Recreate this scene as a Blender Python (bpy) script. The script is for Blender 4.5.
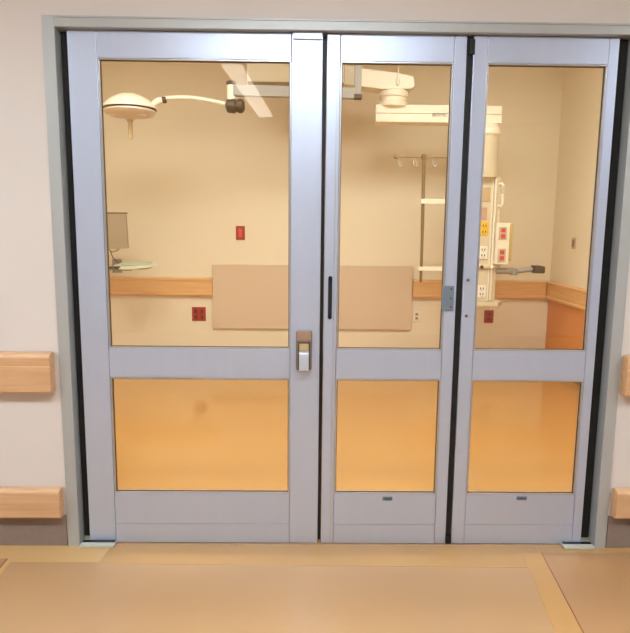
import bpy, bmesh, math, random
from mathutils import Vector, Matrix
random.seed(3)
S = bpy.context.scene
for o in list(bpy.data.objects): bpy.data.objects.remove(o)
C = S.collection
R = math.radians
PI = math.pi

# ------------------------------------------------------------------ camera, world, exposure
cam = bpy.data.cameras.new('camera'); co = bpy.data.objects.new('camera', cam); C.objects.link(co)
co.location = (-0.1491, -2.5911, 1.4322)
_pi, _ya, _ro = 0.1461, 0.0128, 0.0103
M = Matrix.Rotation(-_ya, 3, 'Z') @ Matrix.Rotation(PI/2 - _pi, 3, 'X') @ Matrix.Rotation(_ro, 3, 'Z')
co.rotation_euler = M.to_euler()
cam.sensor_fit = 'HORIZONTAL'; cam.sensor_width = 36; cam.lens = 611.54*36/630
cam.clip_start = 0.05
S.camera = co
w = bpy.data.worlds.new('world'); S.world = w; w.use_nodes = True
w.node_tree.nodes['Background'].inputs[0].default_value = (0.9, 0.92, 1, 1)
w.node_tree.nodes['Background'].inputs[1].default_value = 0.05
S.view_settings.view_transform = 'Standard'; S.view_settings.look = 'None'
S.view_settings.exposure = 1.0; S.view_settings.gamma = 1.0
S.view_settings.use_curve_mapping = False
# strengths of the strip light and the added, unseen ceiling panels (W/m2 emission of their diffusers)
FILL_PANEL = 15.3; FILL_PANEL_COL = (0.84, 0.93, 1.0)
STRIP = 3.2
ROOM = 5.6; ROOM_COL = (1.0, 1.04, 1.0)

# ------------------------------------------------------------------ materials
def sl(c):
    return tuple((v/255/12.92 if v/255 <= .04045 else ((v/255+.055)/1.055)**2.4) for v in c) + (1,)
def mat(name, col, rough=.5, metal=0, spec=.5, noise=0, nscale=20, stretch=(1,1,1), bump=0, coat=0, rvar=0, col2=None):
    m = bpy.data.materials.new(name); m.use_nodes = True
    nt = m.node_tree; b = nt.nodes['Principled BSDF']
    c = sl(col)
    b.inputs['Base Color'].default_value = c
    b.inputs['Roughness'].default_value = rough; b.inputs['Metallic'].default_value = metal
    b.inputs['Specular IOR Level'].default_value = spec
    b.inputs['Coat Weight'].default_value = coat; b.inputs['Coat Roughness'].default_value = .08
    if noise or bump or rvar or col2:
        tc = nt.nodes.new('ShaderNodeTexCoord'); mp = nt.nodes.new('ShaderNodeMapping')
        mp.inputs['Scale'].default_value = stretch
        no = nt.nodes.new('ShaderNodeTexNoise'); no.inputs['Scale'].default_value = nscale
        no.inputs['Detail'].default_value = 5
        nt.links.new(tc.outputs['Object'], mp.inputs[0]); nt.links.new(mp.outputs[0], no.inputs['Vector'])
        if noise or col2:
            mx = nt.nodes.new('ShaderNodeMix'); mx.data_type = 'RGBA'
            c2 = sl(col2) if col2 else tuple(v*(1-noise) for v in c[:3])+(1,)
            mx.inputs[6].default_value = c2; mx.inputs[7].default_value = c if col2 else tuple(min(1, v*(1+noise)) for v in c[:3])+(1,)
            nt.links.new(no.outputs['Fac'], mx.inputs[0]); nt.links.new(mx.outputs[2], b.inputs['Base Color'])
        if bump:
            bp = nt.nodes.new('ShaderNodeBump'); bp.inputs['Strength'].default_value = bump; bp.inputs['Distance'].default_value = .002
            nt.links.new(no.outputs['Fac'], bp.inputs['Height']); nt.links.new(bp.outputs[0], b.inputs['Normal'])
        if rvar:
            mr = nt.nodes.new('ShaderNodeMapRange'); mr.inputs[3].default_value = rough-rvar; mr.inputs[4].default_value = rough+rvar
            nt.links.new(no.outputs['Fac'], mr.inputs[0]); nt.links.new(mr.outputs[0], b.inputs['Roughness'])
    return m
def wood(name, c1, c2, rough=.38, axis='x'):
    m = bpy.data.materials.new(name); m.use_nodes = True
    nt = m.node_tree; b = nt.nodes['Principled BSDF']; b.inputs['Roughness'].default_value = rough
    tc = nt.nodes.new('ShaderNodeTexCoord'); mp = nt.nodes.new('ShaderNodeMapping')
    mp.inputs['Scale'].default_value = (1.2, 14, 22) if axis == 'x' else (14, 1.2, 22)
    no = nt.nodes.new('ShaderNodeTexNoise'); no.inputs['Scale'].default_value = 2.2; no.inputs['Detail'].default_value = 8
    no.inputs['Distortion'].default_value = .6
    cr = nt.nodes.new('ShaderNodeValToRGB'); cr.color_ramp.elements[0].position = .3; cr.color_ramp.elements[1].position = .7
    cr.color_ramp.elements[0].color = sl(c1); cr.color_ramp.elements[1].color = sl(c2)
    nt.links.new(tc.outputs['Object'], mp.inputs[0]); nt.links.new(mp.outputs[0], no.inputs['Vector'])
    nt.links.new(no.outputs['Fac'], cr.inputs[0]); nt.links.new(cr.outputs[0], b.inputs['Base Color'])
    return m
def emit(name, col, strength):
    m = bpy.data.materials.new(name); m.use_nodes = True; nt = m.node_tree
    b = nt.nodes['Principled BSDF']; b.inputs['Base Color'].default_value = (.8, .8, .8, 1)
    b.inputs['Emission Color'].default_value = (*col, 1); b.inputs['Emission Strength'].default_value = strength
    return m
def glassmat():
    m = bpy.data.materials.new('glass'); m.use_nodes = True; nt = m.node_tree; nt.nodes.clear()
    out = nt.nodes.new('ShaderNodeOutputMaterial'); mx = nt.nodes.new('ShaderNodeMixShader')
    tr = nt.nodes.new('ShaderNodeBsdfTransparent'); tr.inputs[0].default_value = (.985, .99, .985, 1)
    gl = nt.nodes.new('ShaderNodeBsdfGlossy'); gl.inputs['Roughness'].default_value = 0.0
    lw = nt.nodes.new('ShaderNodeLayerWeight'); lw.inputs[0].default_value = .04
    mr = nt.nodes.new('ShaderNodeMath'); mr.operation = 'MULTIPLY_ADD'; mr.inputs[1].default_value = .9; mr.inputs[2].default_value = .035
    nt.links.new(lw.outputs['Fresnel'], mr.inputs[0]); nt.links.new(mr.outputs[0], mx.inputs[0])
    nt.links.new(tr.outputs[0], mx.inputs[1]); nt.links.new(gl.outputs[0], mx.inputs[2]); nt.links.new(mx.outputs[0], out.inputs[0])
    return m
m_alu = mat('anodised_aluminium', (200, 212, 236), .39, .56, noise=.03, nscale=30, stretch=(1, 1, .05), rvar=.04)
m_frame = mat('brushed_aluminium_frame', (186, 190, 190), .45, .35, noise=.04, nscale=30, stretch=(1, 1, .05))
m_guide = mat('dull_aluminium', (196, 194, 178), .6, .1, noise=.04)
m_bead = mat('bright_aluminium', (205, 205, 208), .3, .8, noise=.02)
m_black = mat('black_rubber', (8, 11, 12), .55, noise=.2)
m_slot = mat('dark_slot', (18, 26, 36), .4, noise=.1)
m_steel = mat('satin_steel', (150, 152, 155), .3, .9, noise=.05)
m_tan = mat('tan_lacquer', (170, 140, 120), .4, .2, noise=.05)
m_hinge = mat('grey_steel', (125, 138, 152), .5, .3, noise=.05)
m_wall = mat('corridor_paint', (222, 214, 208), .6, noise=.012, nscale=6, bump=.04)
m_ceil = mat('ceiling_paint', (232, 230, 226), .8, noise=.01)
m_rwall = mat('cream_paint', (240, 225, 194), .55, noise=.012, nscale=5, bump=.03)
m_rceil = mat('room_ceiling_paint', (215, 195, 165), .8, noise=.02)
m_orange = mat('orange_paint', (224, 146, 72), .5, noise=.02)
m_floor = mat('tan_vinyl', (180, 143, 103), .3, noise=.05, nscale=2.5, rvar=.05, bump=.01)
m_floor2 = mat('brown_tan_vinyl', (174, 132, 90), .32, noise=.05, nscale=3)
m_amber = mat('amber_vinyl', (188, 144, 88), .28, noise=.03, nscale=4)
m_amber_pale = mat('pale_amber_vinyl', (204, 166, 112), .28, noise=.03, nscale=4)
m_band = mat('amber_tan_vinyl', (186, 144, 92), .13, noise=.04, nscale=3)
m_seam = mat('dark_seam', (140, 85, 55), .5, noise=.1)
m_rfloor = mat('orange_vinyl', (194, 144, 82), .12, noise=.02, nscale=2)
m_base = mat('grey_brown_vinyl_base', (138, 122, 114), .55, noise=.12, nscale=40)
m_rbase = mat('olive_vinyl_base', (150, 120, 70), .5, noise=.08)
m_wood = wood('maple_wood', (206, 160, 118), (222, 180, 138))
m_wood_y = wood('maple_wood_side', (222, 168, 106), (234, 188, 126), axis='y')
m_wood_room = wood('honey_maple_wood', (222, 168, 106), (234, 188, 126))
m_panel = mat('beige_wall_board', (220, 195, 162), .5, noise=.02, nscale=5)
m_red = mat('red_plastic', (170, 56, 28), .35, noise=.05)
m_redd = mat('dark_red_plastic', (118, 36, 20), .4, noise=.05)
m_redl = mat('bright_red_plastic', (222, 84, 62), .35, noise=.05)
m_white = mat('white_plastic', (244, 236, 218), .4, noise=.02)
m_yel = mat('yellow_plastic', (240, 192, 40), .4, noise=.03)
m_pink = mat('dusty_pink_plate', (204, 160, 130), .45, noise=.03)
m_tanp = mat('tan_plate', (196, 168, 122), .45, noise=.03)
m_dark = mat('dark_brown_plastic', (84, 64, 40), .5, noise=.1)
m_boom = mat('cream_enamel', (244, 232, 206), .35, noise=.015)
m_boomg = mat('grey_enamel', (160, 152, 138), .4, noise=.03)
m_boomd = mat('beige_enamel', (220, 204, 170), .45, noise=.03)
m_lens = mat('frosted_lens', (226, 205, 180), .3, noise=.03)
m_pole = mat('brass_toned_steel', (150, 122, 82), .35, .5, noise=.08)
m_mon = mat('taupe_screen', (172, 152, 122), .4, noise=.06, nscale=12)
m_tray = mat('pale_green_white_laminate', (226, 222, 190), .35, noise=.04)
m_glass = glassmat()
m_fill_panel = emit('cool_fill_diffuser', FILL_PANEL_COL, FILL_PANEL)
m_strip = emit('cream_diffuser', (1, .93, .8), STRIP)
m_room = emit('room_fill_diffuser', ROOM_COL, ROOM)
m_hous = mat('taupe_enamel', (186, 166, 132), .5, noise=.03)
m_keys = mat('grey_green_keys', (196, 200, 172), .5, noise=.08, nscale=60)
m_plate = mat('grey_beige_plate', (206, 190, 165), .45, noise=.03)
m_lever = mat('pale_aluminium', (200, 208, 224), .4, .3, noise=.02)
m_ink = mat('grey_brown_ink', (120, 98, 72), .5, noise=.05)

# ------------------------------------------------------------------ mesh helpers
class MB:
    def __init__(s): s.bm = bmesh.new(); s.mi = 0
    def _fin(s, verts, mi=None):
        for v in verts:
            for f in v.link_faces: f.material_index = s.mi if mi is None else mi
    def box(s, x0, x1, y0, y1, z0, z1, bev=0, seg=2, rot=None, mi=None):
        x0, x1 = sorted((x0, x1)); y0, y1 = sorted((y0, y1)); z0, z1 = sorted((z0, z1))
        t = bmesh.new()
        bmesh.ops.create_cube(t, size=1)
        bmesh.ops.scale(t, vec=(x1-x0, y1-y0, z1-z0), verts=t.verts)
        if bev: bmesh.ops.bevel(t, geom=t.edges[:], offset=bev, segments=seg, affect='EDGES', profile=.5)
        if rot: bmesh.ops.rotate(t, cent=(0, 0, 0), matrix=rot, verts=t.verts)
        bmesh.ops.translate(t, vec=((x0+x1)/2, (y0+y1)/2, (z0+z1)/2), verts=t.verts)
        s._merge(t, mi); return s
    def _merge(s, t, mi=None):
        for f in t.faces: f.material_index = s.mi if mi is None else mi
        me = bpy.data.meshes.new('t'); t.to_mesh(me); t.free(); s.bm.from_mesh(me); bpy.data.meshes.remove(me)
    def lathe(s, prof, c, axis='z', n=32, mi=None):
        """prof: list of (r, h); revolves about the axis through c"""
        t = bmesh.new(); rings = []
        for r, h in prof:
            ring = []
            for k in range(n):
                a = 2*PI*k/n; p = (r*math.cos(a), r*math.sin(a), h)
                if axis == 'x': p = (p[2], p[0], p[1])
                if axis == 'y': p = (p[1], p[2], p[0])
                ring.append(t.verts.new(Vector(p)+Vector(c)))
            rings.append(ring)
        for a, b in zip(rings, rings[1:]):
            for k in range(n): t.faces.new((a[k], a[(k+1) % n], b[(k+1) % n], b[k]))
        t.faces.new(rings[0][::-1]); t.faces.new(rings[-1])
        bmesh.ops.remove_doubles(t, verts=t.verts, dist=1e-5)
        bmesh.ops.recalc_face_normals(t, faces=t.faces)
        s._merge(t, mi); return s
    def cyl(s, c, r, h, axis='z', n=24, bev=.0, mi=None):
        b = min(bev, r*.5, h*.4)
        return s.lathe([(r-b, 0), (r, b), (r, h-b), (r-b, h)] if b else [(r, 0), (r, h)], c, axis, n, mi)
    def tube(s, pts, r, n=12, mi=None):
        t = bmesh.new(); rings = []; P = [Vector(p) for p in pts]
        rr = r if isinstance(r, (list, tuple)) else [r]*len(P)
        up = Vector((0, 0, 1))
        for i, p in enumerate(P):
            d = (P[min(i+1, len(P)-1)]-P[max(i-1, 0)]).normalized()
            a = d.cross(up)
            if a.length < .05: a = d.cross(Vector((0, 1, 0)))
            a.normalize(); b = d.cross(a).normalized()
            rings.append([t.verts.new(p+(a*math.cos(2*PI*k/n)+b*math.sin(2*PI*k/n))*rr[i]) for k in range(n)])
        for a, b in zip(rings, rings[1:]):
            for k in range(n): t.faces.new((a[k], a[(k+1) % n], b[(k+1) % n], b[k]))
        t.faces.new(rings[0][::-1]); t.faces.new(rings[-1]); bmesh.ops.recalc_face_normals(t, faces=t.faces)
        s._merge(t, mi); return s
    def prism(s, prof, a0, a1, axis='x', bev=0, mi=None):
        """prof: closed (u, v) outline; axis x: u=y, v=z; axis y: u=x, v=z; axis z: u=x, v=y"""
        t = bmesh.new()
        def P(u, v, a): return {'x': (a, u, v), 'y': (u, a, v), 'z': (u, v, a)}[axis]
        A = [t.verts.new(P(u, v, a0)) for u, v in prof]; B = [t.verts.new(P(u, v, a1)) for u, v in prof]
        n = len(prof)
        for k in range(n): t.faces.new((A[k], A[(k+1) % n], B[(k+1) % n], B[k]))
        f1 = t.faces.new(A[::-1]); f2 = t.faces.new(B)
        bmesh.ops.recalc_face_normals(t, faces=t.faces)
        if bev:
            eg = list(set(f1.edges[:]+f2.edges[:]))
            bmesh.ops.bevel(t, geom=eg, offset=bev, segments=2, affect='EDGES', profile=.5)
        s._merge(t, mi); return s
    def build(s, name, ms, parent=None, smooth=True):
        me = bpy.data.meshes.new(name); s.bm.to_mesh(me); s.bm.free()
        for m in (ms if isinstance(ms, (list, tuple)) else [ms]): me.materials.append(m)
        if smooth:
            me.polygons.foreach_set('use_smooth', [True]*len(me.polygons))
            try: me.set_sharp_from_angle(angle=R(35))
            except Exception: pass
        o = bpy.data.objects.new(name, me); C.objects.link(o)
        if smooth:
            wn = o.modifiers.new('normals', 'WEIGHTED_NORMAL'); wn.keep_sharp = True; wn.weight = 80
        if parent is not None:
            o.parent = parent
            if parent_world(parent) != Vector((0, 0, 0)): o.location = -parent_world(parent)
        return o
def parent_world(p):
    v = Vector(p.location)
    while p.parent: p = p.parent; v += Vector(p.location)
    return v
def tag(o, label=None, cat=None, group=None, kind=None):
    if label: o['label'] = label
    if cat: o['category'] = cat
    if group: o['group'] = group
    if kind: o['kind'] = kind
    return o
def thing(name, loc, label, cat, group=None, kind=None):
    o = bpy.data.objects.new(name, None); C.objects.link(o); o.location = loc; o.empty_display_size = .1
    return tag(o, label, cat, group, kind)
def children(o): return [c for c in bpy.data.objects if c.parent == o]
def copy_tree(o, parent=None):
    c = o.copy(); C.objects.link(c)
    if parent: c.parent = parent
    for ch in children(o): copy_tree(ch, c)
    return c

# ------------------------------------------------------------------ the setting
FW = 1.2125; FH = 2.25          # outer half width and height of the door frame
YB = 3.74; XR = 2.377; XL = -2.75; RZ = 3.2     # room behind the doors
CZ = 2.75; CY = -5.4; CX = 4.0  # corridor
b = MB(); b.box(-CX, -FW+.012, 0, .14, 0, RZ); b.box(FW-.012, CX, 0, .14, 0, RZ); b.box(-FW+.012, FW-.012, 0, .14, FH-.012, RZ)
tag(b.build('wall_front', m_wall, smooth=False), 'pale corridor wall around the aluminium doors', 'wall', kind='structure')
tag(MB().box(-CX, CX, CY-.1, CY, 0, CZ).build('wall_behind', m_wall), 'pale corridor wall opposite the doors', 'wall', kind='structure')
tag(MB().box(-CX-.1, -CX, CY, 0, 0, CZ).build('wall_left', m_wall), 'corridor wall far to the left', 'wall', kind='structure')
tag(MB().box(CX, CX+.1, CY, 0, 0, CZ).build('wall_right', m_wall), 'corridor wall far to the right', 'wall', kind='structure')
tag(MB().box(-CX, CX, CY, 0, CZ, CZ+.1).build('ceiling', m_ceil), 'white corridor ceiling', 'ceiling', kind='structure')
tag(MB().box(XL, XR, YB, YB+.1, 0, RZ).build('wall_back', m_rwall), 'cream back wall of the room behind the glass', 'wall', kind='structure')
tag(MB().box(XR, XR+.1, .14, YB+.1, 0, RZ).build('wall_room_right', m_rwall), 'cream right wall of the room behind the glass', 'wall', kind='structure')
tag(MB().box(XL-.1, XL, .14, YB+.1, 0, RZ).build('wall_room_left', m_rwall), 'cream left wall of the room behind the glass', 'wall', kind='structure')
tag(MB().box(XL, XR, .14, YB, RZ, RZ+.1).build('ceiling', m_rceil), 'cream ceiling of the room behind the glass', 'ceiling', kind='structure')
tag(MB().box(XL, XR, .14, YB, -.1, 0).build('floor', m_rfloor), 'glossy orange floor of the room behind the glass', 'floor', kind='structure')

# corridor floor: tan vinyl with flush amber strips
fl = MB().box(-CX, CX, CY, .14, -.1, 0).build('floor', m_floor)
tag(fl, 'tan vinyl corridor floor with amber strips', 'floor', kind='structure')
def inlay(pts, m, name='vinyl_strip', h=.0008):
    return MB().prism(pts, 0, h, 'z').build(name, m, fl, smooth=False)
inlay([(-1.03, -.155), (-1.02, .0), (.90, .0), (.90, -.055), (.815, -.175)], m_band)
inlay([(-CX, -.142), (-CX, 0), (-1.02, 0), (-1.037, -.142)], m_amber_pale)
inlay([(-1.432, -.142), (-1.409, -.142), (-1.395, -.40), (-1.38, -2), (-1.40, -2), (-1.418, -.40)], m_amber_pale, h=.001)
inlay([(-CX, -.118), (-1.432, -.118), (-1.436, -.30), (-1.42, -2.), (-CX, -2.)], m_floor2, h=.0012)
inlay([(-1.438, -.118), (-1.431, -.118), (-1.418, -.40), (-1.40, -2), (-1.407, -2), (-1.425, -.4)], m_seam, 'seam', h=.0015)
inlay([(.904, -.055), (.849, -.598), (.76, -1.48), (.66, -1.48), (.75, -.598), (.80, -.2), (.815, -.055)], m_amber, h=.001)
inlay([(.904, -.055), (CX, -.055), (CX, -2), (.71, -2), (.76, -1.48), (.849, -.598)], m_floor2, h=.0014)
inlay([(.904, -.055), (.907, -.055), (.853, -.598), (.764, -1.48), (.76, -1.48), (.849, -.598)], m_seam, 'seam', h=.0022)
inlay([(.905, -.055), (.905, 0), (CX, 0), (CX, -.055)], m_band)

# frame around the doors
fr = tag(bpy.data.objects.new('trim_1', None), 'grey aluminium frame around the three glazed door leaves', 'door frame', kind='structure'); C.objects.link(fr)
J0 = 1.163
for s in (-1, 1):
    MB().box(s*FW, s*J0, -.012, .15, 0, FH, .002).build('jamb', m_frame, fr)
b = MB(); b.box(-J0, J0, -.012, .15, FH-.043, FH, .002); b.box(-J0, J0, -.016, -.012, FH-.009, FH-.002, .001)
b.build('header', m_frame, fr)
MB().box(-.215, -.098, .010, .0196, 2.180, 2.206, .001).build('header_plate', m_alu, fr)
MB().box(-J0, J0, .075, .14, 2.15, 2.206).build('header_stop', m_black, fr)
# floor end guides
for s, x0, x1 in ((-1, -1.158, -1.005), (1, 1.02, 1.158)):
    b = MB(); b.box(x0, x1, -.03, .06, 0.0015, .013, .002)
    b.box(x0+.004, x1-.004, .0, .0175, .013, .016, .001, mi=1)
    g = b.build('floor_guide', [m_guide, m_slot])
    tag(g, 'flat aluminium floor guide at the foot of the %s jamb' % ('left' if s < 0 else 'right'), 'floor guide', 'floor guides at the jambs')

# ---- door leaves
def leaf(idx, x0, x1, ux0, ux1, label, ridge=False):
    """x0..x1 leaf, ux0..ux1 glass opening; rails at fixed heights"""
    d = tag(bpy.data.objects.new('door_%d' % idx, None), label, 'door', kind='structure'); C.objects.link(d)
    d.location = (0, 0, 0)
    zb, zt = .003, 2.2045
    y0, y1 = .02, .065
    g = .0012
    for (a, c, nm) in ((x0, ux0, 'stile'), (ux1, x1, 'stile')):
        MB().box(a, c-g if a == x0 else c, y0, y1, zb, zt, .003).build(nm, m_alu, d)
    for z0, z1, nm in ((2.100, zt, 'top_rail'), (.772, .901, 'middle_rail')):
        MB().box(ux0, ux1-g, y0+.0008, y1, z0, z1, .002).build(nm, m_alu, d)
    b = MB(); b.box(ux0, ux1-g, y0+.0008, y1, zb, .0935, .002); b.box(ux0, ux1-g, y0+.0018, y1, .0945, .237, .002)
    b.build('bottom_rail', m_alu, d)
    for z0, z1, nm in ((.901, 2.100, 'upper_pane'), (.237, .772, 'lower_pane')):
        MB().box(ux0+.004, ux1-.004, y0+.020, y0+.026, z0+.004, z1-.004).build(nm, m_glass, d)
        b = MB(); t = .007
        for q in ((ux0, ux1, z0, z0+t), (ux0, ux1, z1-t, z1), (ux0, ux0+t, z0+t, z1-t), (ux1-t, ux1, z0+t, z1-t)):
            b.box(q[0], q[1], y0+.003, y0+.019, q[2], q[3], .0015)
        t2 = .0105
        for q in ((ux0, ux1, z0, z0+t2), (ux0, ux1, z1-t2, z1), (ux0, ux0+t2, z0+t, z1-t), (ux1-t2, ux1, z0+t, z1-t)):
            b.box(q[0]+.001, q[1]-.001, y0+.012, y0+.0195, q[2]+.001, q[3]-.001, mi=1)
        b.build('glazing_bead', [m_bead, m_dark], d)
    return d
d1 = leaf(1, -1.127, -.0945, -1.008, -.222, 'wide left glazed aluminium door leaf with the steel latch')
d2 = leaf(2, -.078, .491, -.022, .441, 'narrow middle glazed aluminium door leaf between two black gaskets')
d3 = leaf(3, .518, 1.114, .577, 1.073, 'right glazed aluminium door leaf, slightly wider than the middle one')
# gaskets
MB().box(-1.161, -1.129, .045, .07, .02, 2.205, .003).build('gasket', m_black, d1)
MB().box(-.0935, -.0795, .03, .066, .014, 2.19, .003).build('gasket', m_black, d2)
b = MB(); b.box(.4925, .5165, .026, .068, .03, 2.196, .003); b.box(.4905, .5175, .012, .066, .004, .045, .006); b.box(.5, .522, .010, .02, 2.13, 2.19, .003)
b.build('gasket', m_black, d3)
MB().box(1.1155, 1.161, .045, .07, .02, 2.205, .003).build('gasket', m_black, d3)
# ridge line on the middle leaf's left stile
b = MB(); b.box(-.0375, -.0345, .0175, .0205, .02, 2.185, .0008); b.build('ridge', m_bead, d2)
# recessed pull slot
b = MB(); b.box(-.0605, -.0435, .0165, .0195, 1.045, 1.215, .0)
b.cyl((-.052, .0165, 1.045), .0085, .003, 'y', 20); b.cyl((-.052, .0165, 1.215), .0085, .003, 'y', 20)
tag(b.build('pull_slot', m_slot, d2), 'dark recessed pull slot')
# little hole marks at the top of the middle leaf
for x in (-.071, -.060):
    MB().cyl((x, .0185, 2.165), .0022, .002, 'y', 10).build('rivet', m_slot, d2)
for z in (1.212, 1.056):
    b = MB(); b.cyl((.5385, .015, z), .0068, .0052, 'y', 18, .0015); b.box(.533, .544, .0145, .0152, z-.0009, z+.0009, mi=1)
    b.build('screw', [m_steel, m_black], d3)
# grey strike / hinge plate across the middle leaf right stile
b = MB(); b.box(.428, .479, .011, .0198, 1.082, 1.186, .001)
for z in (1.095, 1.133, 1.173): b.cyl((.467, .0098, z), .0036, .0015, 'y', 12, mi=1)
tag(b.build('hinge_plate', [m_hinge, m_slot], d2), 'flat grey steel hinge plate with three screws')
# latch on the left leaf
b = MB(); lx0, lx1 = -.197, -.127; lz0, lz1 = .812, .989
def rrect(x0, x1, z0, z1, r, n=5):
    out = []
    for cx, cz, a in ((x1-r, z1-r, 0), (x0+r, z1-r, 90), (x0+r, z0+r, 180), (x1-r, z0+r, 270)):
        for k in range(n+1):
            t = R(a+90*k/n); out.append((cx+r*math.cos(t), cz+r*math.sin(t)))
    return out
b.prism(rrect(lx0, lx1, lz0, lz1, .012), .006, .0198, 'y', .001)
la = b.build('latch_plate', m_steel, d1)
MB().box(lx0+.003, lx1-.003, .002, .006, .943, .986, .002).build('latch_cover', m_tan, la)
MB().box(lx0+.010, lx1-.010, .0025, .006, .815, .937, .001).build('latch_recess', m_dark, la)
pr = [(.0025, .900), (-.026, .896), (-.030, .890), (-.032, .835), (-.028, .818), (.0025, .818)]
b = MB(); b.prism(pr, lx0+.014, lx1-.014, 'x', .001)
b.build('latch_lever', m_lever, la)
MB().box(lx0+.015, lx1-.015, -.002, .0025, .902, .932, .001).build('latch_backplate', m_tanp, la)
# maker's tags with small unreadable lettering
def strokes(b, x0, x1, z0, z1, y, n, mi=0, t=.12):
    w_ = (x1-x0)/n; h = z1-z0
    pats = [('l', 't', 'm'), ('l', 'r', 't'), ('l', 't', 'b', 'm'), ('l', 'r', 'm'), ('l', 'b', 't'), ('l', 'm', 'r', 't')]
    for k in range(n):
        a = x0+k*w_+w_*.12; c = x0+(k+1)*w_-w_*.12; th = w_*t*1.4
        for q in pats[k % len(pats)]:
            if q == 'l': b.box(a, a+th, y, y+.001, z0, z1, mi=mi)
            if q == 'r': b.box(c-th, c, y, y+.001, z0, z1, mi=mi)
            if q == 't': b.box(a, c, y, y+.001, z1-th, z1, mi=mi)
            if q == 'b': b.box(a, c, y, y+.001, z0, z0+th, mi=mi)
            if q == 'm': b.box(a, c, y, y+.001, (z0+z1)/2-th/2, (z0+z1)/2+th/2, mi=mi)
for d, x0, x1, z in ((d2, .198, .243, .219), (d3, .806, .853, .2235)):
    b = MB(); b.box(x0, x1, .0175, .0215, z-.0085, z+.0085, .003)
    strokes(b, x0+.006, x1-.006, z-.004, z+.004, .0168, 6, mi=1)
    b.build('name_tag', [m_hinge, m_black], d)

# baseboards and corridor handrails
def struct(b, name, m, label, cat): return tag(b.build(name, m), label, cat, kind='structure')
struct(MB().box(-CX, -1.2185, -.008, -.0005, 0.0018, .145, .001), 'baseboard_left', m_base, 'dark grey-brown vinyl base left of the doors', 'baseboard')
struct(MB().box(1.2185, CX, -.008, -.0005, .0018, .152, .001), 'baseboard_right', m_base, 'dark grey-brown vinyl base right of the doors', 'baseboard')
struct(MB().box(XL, XR, YB-.012, YB-.0005, .0005, .09, .002), 'baseboard_back', m_rbase, 'olive base along the room back wall', 'baseboard')
struct(MB().box(XR-.012, XR-.0005, .2, YB-.013, .0005, .09, .002), 'baseboard_room_right', m_rbase, 'olive base along the room right wall', 'baseboard')

def rail_prof(z0, z1, d=.055, lip=.055):
    """(y, z) outline of a bumper rail: bullnosed top, shallow groove, flat face"""
    p = [(-.001, z0+.006), (-.008, z0)]
    p += [(-d+.012, z0), (-d+.004, z0+.004), (-d, z0+.012)]
    if lip:
        zl = z1-lip
        p += [(-d, zl-.004), (-d+.004, zl), (-d+.0005, zl+.006)]
        for k in range(7):
            a = k/6*PI/2; p.append((-d+.024-.024*math.cos(a)-.001, z1-.024+.024*math.sin(a)))
    else:
        for k in range(7):
            a = k/6*PI/2; p.append((-d+.02-.02*math.cos(a), z1-.02+.02*math.sin(a)))
    p += [(-.008, z1), (-.001, z1-.006)]
    return p
def rail(name, prof, x0, x1, m, label, group):
    o = MB().prism(prof, x0, x1, 'x', .006).build(name, m)
    return tag(o, label, 'handrail', group)
G1 = 'maple wall rails beside the doors'
rail('handrail', rail_prof(.716, .891), -CX+.01, -1.234, m_wood, 'maple handrail at waist height on the wall left of the doors', G1)
rail('handrail', rail_prof(.719, .896), 1.222, CX-.01, m_wood, 'maple handrail at waist height on the wall right of the doors', G1)
rail('bumper_rail', rail_prof(.146, .281, .05, 0), -CX+.01, -1.226, m_wood, 'low maple bumper rail above the dark base left of the doors', G1)
rail('bumper_rail', rail_prof(.156, .290, .05, 0), 1.226, CX-.01, m_wood, 'low maple bumper rail above the dark base right of the doors', G1)

# ------------------------------------------------------------------ the room behind the glass
def room_rail_prof(z0, z1, y, d=.05):
    pts = [(0, z0), (-d*.7, z0), (-d, z0+.006), (-d, z0+.026), (-d+.007, z0+.03), (-d+.007, z1-.034), (-d, z1-.03), (-d, z1-.012), (-d*.75, z1), (0, z1)]
    return [(y+u, z) for u, z in pts]
G2 = 'honey maple rails inside the room'
def rrail(x0, x1, label):
    return tag(MB().prism(room_rail_prof(.712, .899, YB-.0005), x0, x1, 'x', .004).build('handrail', m_wood_room), label, 'handrail', G2)
rrail(XL+.01, -1.132, 'honey maple rail on the room back wall, left of the beige wall board')
rrail(.944, XR-.052, 'honey maple rail between the beige wall board and the right corner')
pf = [(XR-.0005-(YB-.0005-u), z) for u, z in room_rail_prof(.712, .899, YB-.0005)]
tag(MB().prism(pf, .25, YB-.001, 'y', .002).build('handrail', m_wood_y), 'honey maple rail receding along the room right wall', 'handrail', G2)
tag(MB().box(XR-.006, XR-.0005, .2, YB-.001, .0905, .711, .001).build('trim_2', m_orange), 'orange lower facing of the room right wall', 'wall facing', kind='structure')

# wall board behind the bed position
b = MB(); b.prism(rrect(-1.131, .935, .372, 1.037, .012), YB-.032, YB-.0005, 'y', .004)
tag(b.build('wall_board', m_panel), 'large beige protective board on the room back wall', 'wall board')

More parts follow.
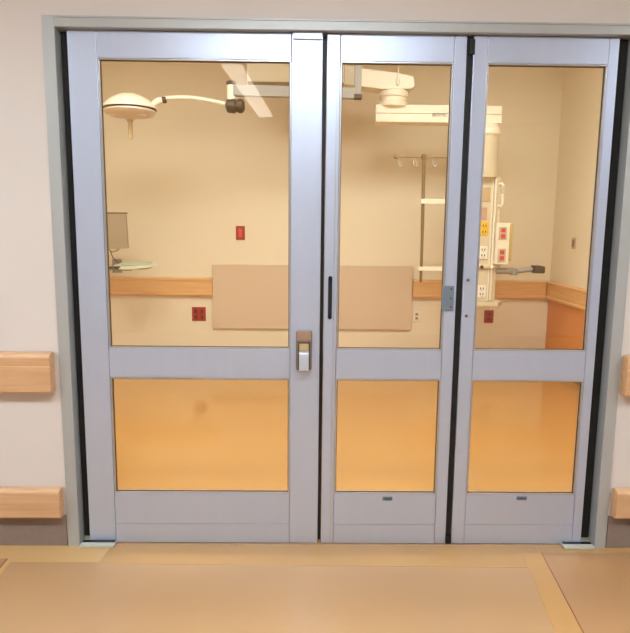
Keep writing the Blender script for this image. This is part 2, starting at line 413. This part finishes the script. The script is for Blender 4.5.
# outlets
def outlet(name, x, z, w_, h, label, body, slot, gang=1, group='red and white wall plates in the room', cat='outlet', sw=False):
    t = thing(name, (x, YB, z), label, cat, group)
    MB().box(x-w_/2, x+w_/2, YB-.008, YB-.0005, z-h/2, z+h/2, .003).build('cover_plate', body, t)
    for k in range(gang):
        gx = x+(k-(gang-1)/2)*w_*.46
        if sw:
            MB().box(gx-w_*.2, gx+w_*.2, YB-.013, YB-.008, z-h*.3, z+h*.3, .002).build('rocker', slot, t)
        else:
            for s in (-1, 1):
                b = MB(); b.box(gx-w_*.17/gang*1.2, gx+w_*.17/gang*1.2, YB-.011, YB-.008, z+s*h*.2-h*.13, z+s*h*.2+h*.13, .004)
                for q in (-1, 1): b.box(gx+q*w_*.05-.002, gx+q*w_*.05+.002, YB-.0118, YB-.011, z+s*h*.2-.004, z+s*h*.2+.012, mi=1)
                b.build('socket', [slot, m_dark], t)
    return t
outlet('wall_outlet', -1.279, .517, .145, .146, 'dark red square double outlet under the left maple rail', m_red, m_redd, 2)
outlet('wall_outlet', 1.755, .515, .098, .136, 'dark red outlet low on the wall under the equipment column', m_red, m_redd, 1)
outlet('wall_outlet', .996, .512, .075, .105, 'small white outlet beside the lower right corner of the beige board', m_white, m_tanp, 1)
outlet('wall_switch', -.841, 1.359, .092, .142, 'red switch plate on the cream wall above the beige board', m_red, m_redl, 1, cat='switch', sw=True)
t = thing('wall_switch', (XR, 3.225, 1.298), 'small tan switch plate on the room right wall', 'switch')
MB().box(XR-.008, XR-.0005, 3.187, 3.263, 1.245, 1.352, .003).build('cover_plate', m_tanp, t)
MB().box(XR-.013, XR-.008, 3.208, 3.242, 1.265, 1.332, .002).build('rocker', m_ink, t)

# ---- workstation at the left: monitor on a wall arm, keyboard tray
Yt = 3.2
t = thing('wall_monitor', (-2.0, YB, 1.37), 'thin taupe wall monitor with dark top edge above the pale tray', 'monitor')
rot = Matrix.Rotation(R(-2), 3, 'Y')
MB().box(-2.22, -1.842, Yt, Yt+.035, 1.205, 1.533, .004, rot=rot).build('screen', m_mon, t)
MB().box(-2.226, -1.838, Yt-.003, Yt+.036, 1.533, 1.543, .002).build('top_edge', m_dark, t)
b = MB(); b.cyl((-2.05, Yt+.035, 1.37), .04, .05, 'y', 20, .005); b.tube([(-2.05, Yt+.06, 1.37), (-2.12, Yt+.25, 1.34), (-2.12, YB-.01, 1.34)], .018); b.box(-2.17, -2.07, YB-.012, YB-.0005, 1.24, 1.44, .003)
b.build('wall_arm', m_boomg, t)
MB().tube([(-2.02, Yt+.02, 1.2), (-1.99, Yt+.01, 1.175), (-1.95, Yt+.01, 1.185), (-1.925, Yt+.02, 1.203)], .004, 8).build('cable', m_dark, t)
MB().tube([(-2.01, Yt+.02, 1.19), (-1.985, Yt, 1.13), (-1.955, Yt, 1.09), (-1.93, Yt, 1.075)], .0045, 8).build('cable', m_dark, t)
t = thing('keyboard_tray', (-1.8, YB, 1.03), 'pale rounded keyboard tray held off the wall above the left maple rail', 'tray')
def slab(cx, cy, cz, a, bb, th, tilt, m, name):
    q = MB(); q.lathe([(0, -th), (.55, -th*.85), (.9, -th*.3), (1, 0), (.93, th*.25), (.5, th*.4), (0, th*.45)], (0, 0, 0), 'z', 44)
    q.bm.transform(Matrix.Translation((cx, cy, cz)) @ Matrix.Rotation(R(tilt), 4, 'X') @ Matrix.Rotation(R(-3), 4, 'Y') @ Matrix.Diagonal((a, bb, 1, 1)))
    return q.build(name, m, t)
slab(-1.78, Yt+.03, 1.052, .225, .15, .022, 10, m_tray, 'tray_top')
slab(-1.70, Yt-.0, 1.032, .09, .07, .016, 5, m_tanp, 'dish_pad')
rt = Matrix.Rotation(R(10), 3, 'X')
MB().box(-1.90, -1.63, Yt-.03, Yt+.10, 1.062, 1.076, .005, rot=rt).build('keyboard', m_keys, t)
MB().box(-1.995, -1.90, Yt-.11, Yt-.02, 1.022, 1.046, .008).build('mouse_holder', m_dark, t)
b = MB(); b.box(-1.945, -1.93, Yt-.07, Yt-.055, .985, 1.03, .003); b.tube([(-1.94, Yt+.02, 1.03), (-2.02, Yt+.2, 1.01), (-2.10, YB-.01, 1.01)], .014); b.tube([(-2.02, Yt+.0, 1.006), (-1.81, Yt, 1.006)], .004, 8); b.box(-2.16, -2.06, YB-.012, YB-.0005, .94, 1.08, .003)
b.build('support_arm', m_boomg, t)

# ---- examination light on its ceiling post
t = thing('examination_light', (.245, 2.6, RZ), 'cream dome examination light on a long jointed grey ceiling arm', 'examination light')
b = MB(); b.box(.219, .274, 2.575, 2.625, 2.50, RZ-.001, .004); b.build('post', m_boomg, t)
b = MB(); b.box(.213, .281, 2.565, 2.635, 2.462, 2.50, .008); b.build('post_cap', m_dark, t)
b = MB(); b.prism([(-.775, 2.475), (.235, 2.463), (.235, 2.548), (-.775, 2.562)], 2.57, 2.63, 'y', .006); b.build('swing_arm', m_boomg, t)
b = MB(); b.cyl((-.782, 2.6, 2.44), .036, .15, 'z', 24, .006); b.build('elbow_post', m_boom, t)
b = MB(); b.cyl((-.782, 2.6, 2.555), .04, .035, 'z', 24, .008); b.build('elbow_cap', m_dark, t)
b = MB(); b.lathe([(.02, -.075), (.052, -.06), (.058, -.02), (.058, .0), (.045, .015), (.055, .03), (.056, .06), (.035, .08)], (-.755, 2.6, 2.398), 'x', 28)
b.build('elbow_joint', m_dark, t)
pts = []
for k in range(15):
    u = k/14; pts.append((-.83-.50*u, 2.6, 2.412+.048*math.sin(u*PI*.72)))
MB().tube(pts, .0165, 14).build('lamp_arm', m_boom, t)
b = MB(); b.cyl((-1.345, 2.6, 2.438), .026, .035, 'x', 20, .004); b.build('arm_collar', m_dark, t)
b = MB(); b.tube([(-1.34, 2.6, 2.438), (-1.37, 2.6, 2.43), (-1.405, 2.6, 2.41), (-1.43, 2.6, 2.385)], [.026, .03, .026, .02], 16); b.build('lamp_neck', m_boom, t)
hx, hy = -1.609, 2.6
prof = [(.0, .118)]
for k in range(1, 13):
    a = k/12*R(60); prof.append((.215*math.sin(a)/math.sin(R(60)), .004+.114*(math.cos(a)-math.cos(R(60)))/(1-math.cos(R(60)))))
prof += [(.216, -.002), (.205, -.006)]
MB().lathe(prof, (hx, hy, 2.368), 'z', 48).build('dome', m_boom, t)
MB().lathe([(.205, .002), (.2125, -.001), (.2125, -.005), (.19, -.008)], (hx, hy, 2.362), 'z', 48).build('rim', m_dark, t)
MB().lathe([(.204, .0), (.206, -.012), (.19, -.032), (.15, -.048), (.06, -.056), (.034, -.075), (0, -.075)], (hx, hy, 2.353), 'z', 48).build('lens_body', m_lens, t)
for s in (-1, 1):
    MB().cyl((hx+s*.105, hy-.06, 2.302), .045, .012, 'z', 24, .004).build('lens', m_white, t)
MB().lathe([(.030, 0), (.022, -.02), (.018, -.03), (.018, -.15), (.014, -.158), (0, -.158)], (hx, hy, 2.284), 'z', 24).build('handle', m_tanp, t)

# ---- ceiling supply boom
t = thing('supply_boom', (-.2, 2.75, RZ), 'cream ceiling supply boom with jointed arms and an outlet column', 'supply boom')
b = MB(); b.box(-.66, .14, 2.62, 3.1, 2.592, 2.76, .012); b.box(-.60, .08, 2.68, 3.04, 2.80, RZ-.001, .01); b.box(-.655, -.42, 2.63, 2.9, 2.76, 2.80, .004, mi=1)
hs = b.build('ceiling_housing', [m_hous, m_dark], t)
b = MB(); b.prism([(.03, 2.79), (.12, 2.785), (.60, 2.728), (.735, 2.700), (.75, 2.62), (.72, 2.598), (.46, 2.592), (.12, 2.632), (.03, 2.635)], 2.82, 3.0, 'y', .008)
b.build('upper_arm', m_boom, t)
b = MB(); b.lathe([(.11, 2.598), (.128, 2.585), (.128, 2.545), (.112, 2.535), (.112, 2.50), (.128, 2.492), (.125, 2.462)], (.58, 2.92, 0), 'z', 40); b.build('joint_drum', m_boom, t)
# lower arm with groove and lettering
b = MB(); b.box(.423, 1.512, 2.85, 3.03, 2.402, 2.474, .006); b.box(.423, 1.512, 2.846, 3.03, 2.328, 2.400, .006)
ar = b.build('lower_arm', m_boom, t)
cu = bpy.data.curves.new('txt', 'FONT'); cu.body = 'BERMC'; cu.size = .042; cu.extrude = .001; cu.offset = 0; cu.shear = .25
to = bpy.data.objects.new('txt', cu); C.objects.link(to); bpy.context.view_layer.update()
me = bpy.data.meshes.new_from_object(to.evaluated_get(bpy.context.evaluated_depsgraph_get())); bpy.data.objects.remove(to)
me.transform(Matrix.Translation((.905, 2.8445, 2.378)) @ Matrix.Rotation(PI/2, 4, 'X')); me.materials.clear(); me.materials.append(m_ink)
lo = bpy.data.objects.new('lettering', me); C.objects.link(lo); lo.parent = ar; lo.location = -parent_world(ar)
# hanging cord with a small toggle
b = MB(); b.tube([(.60, 2.80, RZ-.002), (.60, 2.80, 2.66)], .004, 8); b.lathe([(.0, .03), (.012, .02), (.016, 0), (.012, -.03), (0, -.04)], (.60, 2.80, 2.655), 'z', 14)
b.build('pull_cord', m_white, t)
# column
kx, ky = 1.398, 2.95
b = MB(); b.lathe([(.125, 2.326), (.125, 2.29), (.135, 2.28), (.137, 2.245), (.122, 2.225)], (kx, ky, 0), 'z', 40); b.build('swivel_collar', m_boom, t)
b = MB(); b.lathe([(.124, 2.225), (.124, 1.89), (.126, 1.885), (.126, 1.875)], (kx, ky, 0), 'z', 40); b.build('column_tube', m_boomd, t)
b = MB()
oct_ = [(1.215, 2.90), (1.475, 2.90), (1.492, 2.915), (1.52, 2.905), (1.555, 2.925), (1.57, 3.06), (1.50, 3.10), (1.24, 3.10), (1.20, 3.06), (1.20, 2.915)]
b.prism(oct_, .775, 1.882, 'z', .006); body = b.build('column_body', m_boomd, t)
b = MB(); b.tube([(1.506, 2.901, .79), (1.506, 2.901, 1.87)], .010, 12); b.tube([(1.482, 2.903, .79), (1.482, 2.903, 1.87)], .007, 12); b.build('edge_rail', m_boom, body)
MB().prism([(1.18, 2.86), (1.57, 2.86), (1.63, 2.95), (1.62, 3.11), (1.18, 3.11)], .735, .774, 'z', .005).build('base_flange', m_boomd, t)
b = MB(); b.prism([(1.19, 2.878), (1.53, 2.878), (1.60, 2.95), (1.58, 3.11), (1.19, 3.11)], 1.075, 1.105, 'z', .004); b.build('middle_flange', m_boomd, t)
for x, s in ((1.41, 0), (1.50, 0)):
    MB().cyl((x, 2.868, 1.09), .016, .01, 'y', 14, .003).build('knob', m_boom if x > 1.45 else m_dark, body)
MB().box(1.37, 1.46, 2.890, 2.8995, 1.668, 1.79, .003).build('blank_plate', m_tanp, body)
MB().box(1.36, 1.438, 2.890, 2.8995, 1.51, 1.615, .003).build('blank_plate', m_pink, body)
def pl(x0, x1, z0, z1, m, sm, name='outlet_plate', par=body, y=2.8995):
    o = MB().box(x0, x1, y-.01, y, z0, z1, .003).build(name, m, par)
    b = MB()
    for s in (-1, 1):
        zc = (z0+z1)/2+s*(z1-z0)*.22; xc = (x0+x1)/2
        if sm is m_redl: b.box(xc-.019, xc+.019, y-.016, y-.01, zc-.018, zc+.018, .005)
        else:
            for q in (-1, 1): b.box(xc+q*.012-.004, xc+q*.012+.004, y-.0115, y-.01, zc-.010, zc+.010)
            b.cyl((xc, y-.0115, zc-.02), .004, .0015, 'y', 8)
    b.build('socket', sm, par)
    return o
pl(1.385, 1.457, 1.368, 1.488, m_yel, m_dark)
pl(1.385, 1.458, 1.160, 1.275, m_white, m_dark)
pl(1.388, 1.462, .812, .925, m_white, m_dark)
# handle
b = MB(); b.tube([(1.54, 2.92, 1.82), (1.560, 2.90, 1.825), (1.570, 2.895, 1.80), (1.572, 2.895, 1.73), (1.570, 2.895, 1.65), (1.560, 2.90, 1.625), (1.54, 2.92, 1.63)], [.012, .013, .016, .017, .016, .013, .012], 12)
b.build('grab_handle', m_boom, t)
b = MB(); b.box(1.50, 1.56, 2.915, 3.06, 1.48, 1.86, .006); b.build('side_spine', m_boomd, t)
# side box with two red outlets
b = MB(); b.box(1.520, 1.640, 2.86, 3.08, 1.115, 1.480, .006); sb = b.build('side_box', m_boom, t)
pl(1.542, 1.612, 1.335, 1.447, m_plate, m_redl, par=sb, y=2.8595)
pl(1.542, 1.612, 1.140, 1.255, m_plate, m_redl, par=sb, y=2.8595)
b = MB(); b.box(1.641, 1.70, 2.95, 3.10, 1.14, 1.474, .006); b.build('side_cover', mat('straw_enamel', (216, 188, 118), .45, noise=.02), t)
# reaching bracket arm with dark end
b = MB(); b.tube([(1.54, 2.95, 1.05), (1.72, 2.95, 1.05)], .030, 14); b.tube([(1.70, 2.95, 1.045), (1.93, 2.93, 1.075)], .022, 14); b.cyl((1.725, 2.95, 1.015), .034, .06, 'z', 20, .006)
b.build('bracket_arm', m_boomg, t)
b = MB(); b.box(1.885, 1.985, 2.87, 2.98, 1.035, 1.10, .015); b.box(1.88, 1.95, 2.88, 2.95, 1.09, 1.105, .004); b.build('bracket_head', m_dark, t)

# ---- IV pole clamped beside the column
t = thing('iv_pole', (.866, 2.9, .94), 'thin brass-toned pole with hook crossbar clamped left of the outlet column', 'IV pole')
b = MB(); b.tube([(.872, 2.9, .945), (.870, 2.9, 1.40)], .013, 14); b.tube([(.870, 2.9, 1.40), (.861, 2.9, 2.05)], .0155, 14); b.build('pole', m_pole, t)
b = MB(); b.tube([(.625, 2.9, 2.041), (1.14, 2.9, 2.044)], .006, 10); b.lathe([(0, -.02), (.012, -.014), (.015, 0), (.012, .014), (0, .02)], (.615, 2.9, 2.041), 'x', 16)
b.lathe([(.012, 0), (.024, .006), (.024, .03), (.010, .04)], (.861, 2.9, 2.028), 'z', 18); b.build('crossbar', m_pole, t)
for x in (.650, .782, .950, 1.09):
    b = MB(); pts = [(x, 2.895, 2.04), (x+.002, 2.89, 2.0)]
    for k in range(9):
        a = PI*1.1*k/8; pts.append((x+.004+.0*k, 2.875+.017*math.cos(a), 1.985-.024*math.sin(a)))
    pts = [(x, 2.9, 2.04), (x-.012, 2.895, 2.01)]+[(x+.004-.014*math.cos(a), 2.89, 1.985-.02*math.sin(a)) for a in [PI*k/8 for k in range(9)]]+[(x+.018, 2.89, 2.0)]
    b.tube(pts, .0035, 8); b.build('hook', m_bead, t)
for z, h in ((1.662, .021), (1.068, .018)):
    MB().box(.843, 1.195, 2.865, 2.925, z-h, z+h, .004).build('clamp_bracket', m_boom, t)

# ------------------------------------------------------------------ lamps
def troffer(x, y, z, sx, sy, m, label, cat, group, name='added_ceiling_light'):
    t = thing(name, (x, y, z), label, cat, group)
    b = MB(); f = .02
    for q in ((x-sx/2-f, x+sx/2+f, y-sy/2-f, y-sy/2), (x-sx/2-f, x+sx/2+f, y+sy/2, y+sy/2+f), (x-sx/2-f, x-sx/2, y-sy/2, y+sy/2), (x+sx/2, x+sx/2+f, y-sy/2, y+sy/2)):
        b.box(*q, z-.02, z-.0005)
    b.build('frame', m_white, t)
    MB().box(x-sx/2, x+sx/2, y-sy/2, y+sy/2, z-.012, z-.0005).build('diffuser', m, t)
    return t
G3 = 'added cool corridor ceiling panels'  # added panels, placed out of view and out of the glass reflections
for x, n in ((-2.9, 'left'), (-.15, 'middle'), (2.9, 'right')):
    troffer(x, -1.85, CZ, 1.2, .5, m_fill_panel, n+' of three cool ceiling panels added to light the corridor', 'ceiling light', G3)
# narrow strip light running away from the doors, mirrored in the left pane
st = troffer(-.75, -3.3, CZ, .18, 3.4, m_strip, 'narrow cream strip light on the corridor ceiling, mirrored in the left glass', 'ceiling light', None, 'strip_light')
st.rotation_euler.z = .052
for x, y in ((-1.3, 1.1), (1.0, 1.1)):  # unseen panels added to light the room, large for soft shadows
    troffer(x, y, RZ, 1.7, .95, m_room, 'ceiling panel added to light the room, %s one' % ('left' if x < 0 else 'right'), 'ceiling light', 'added room ceiling panels')
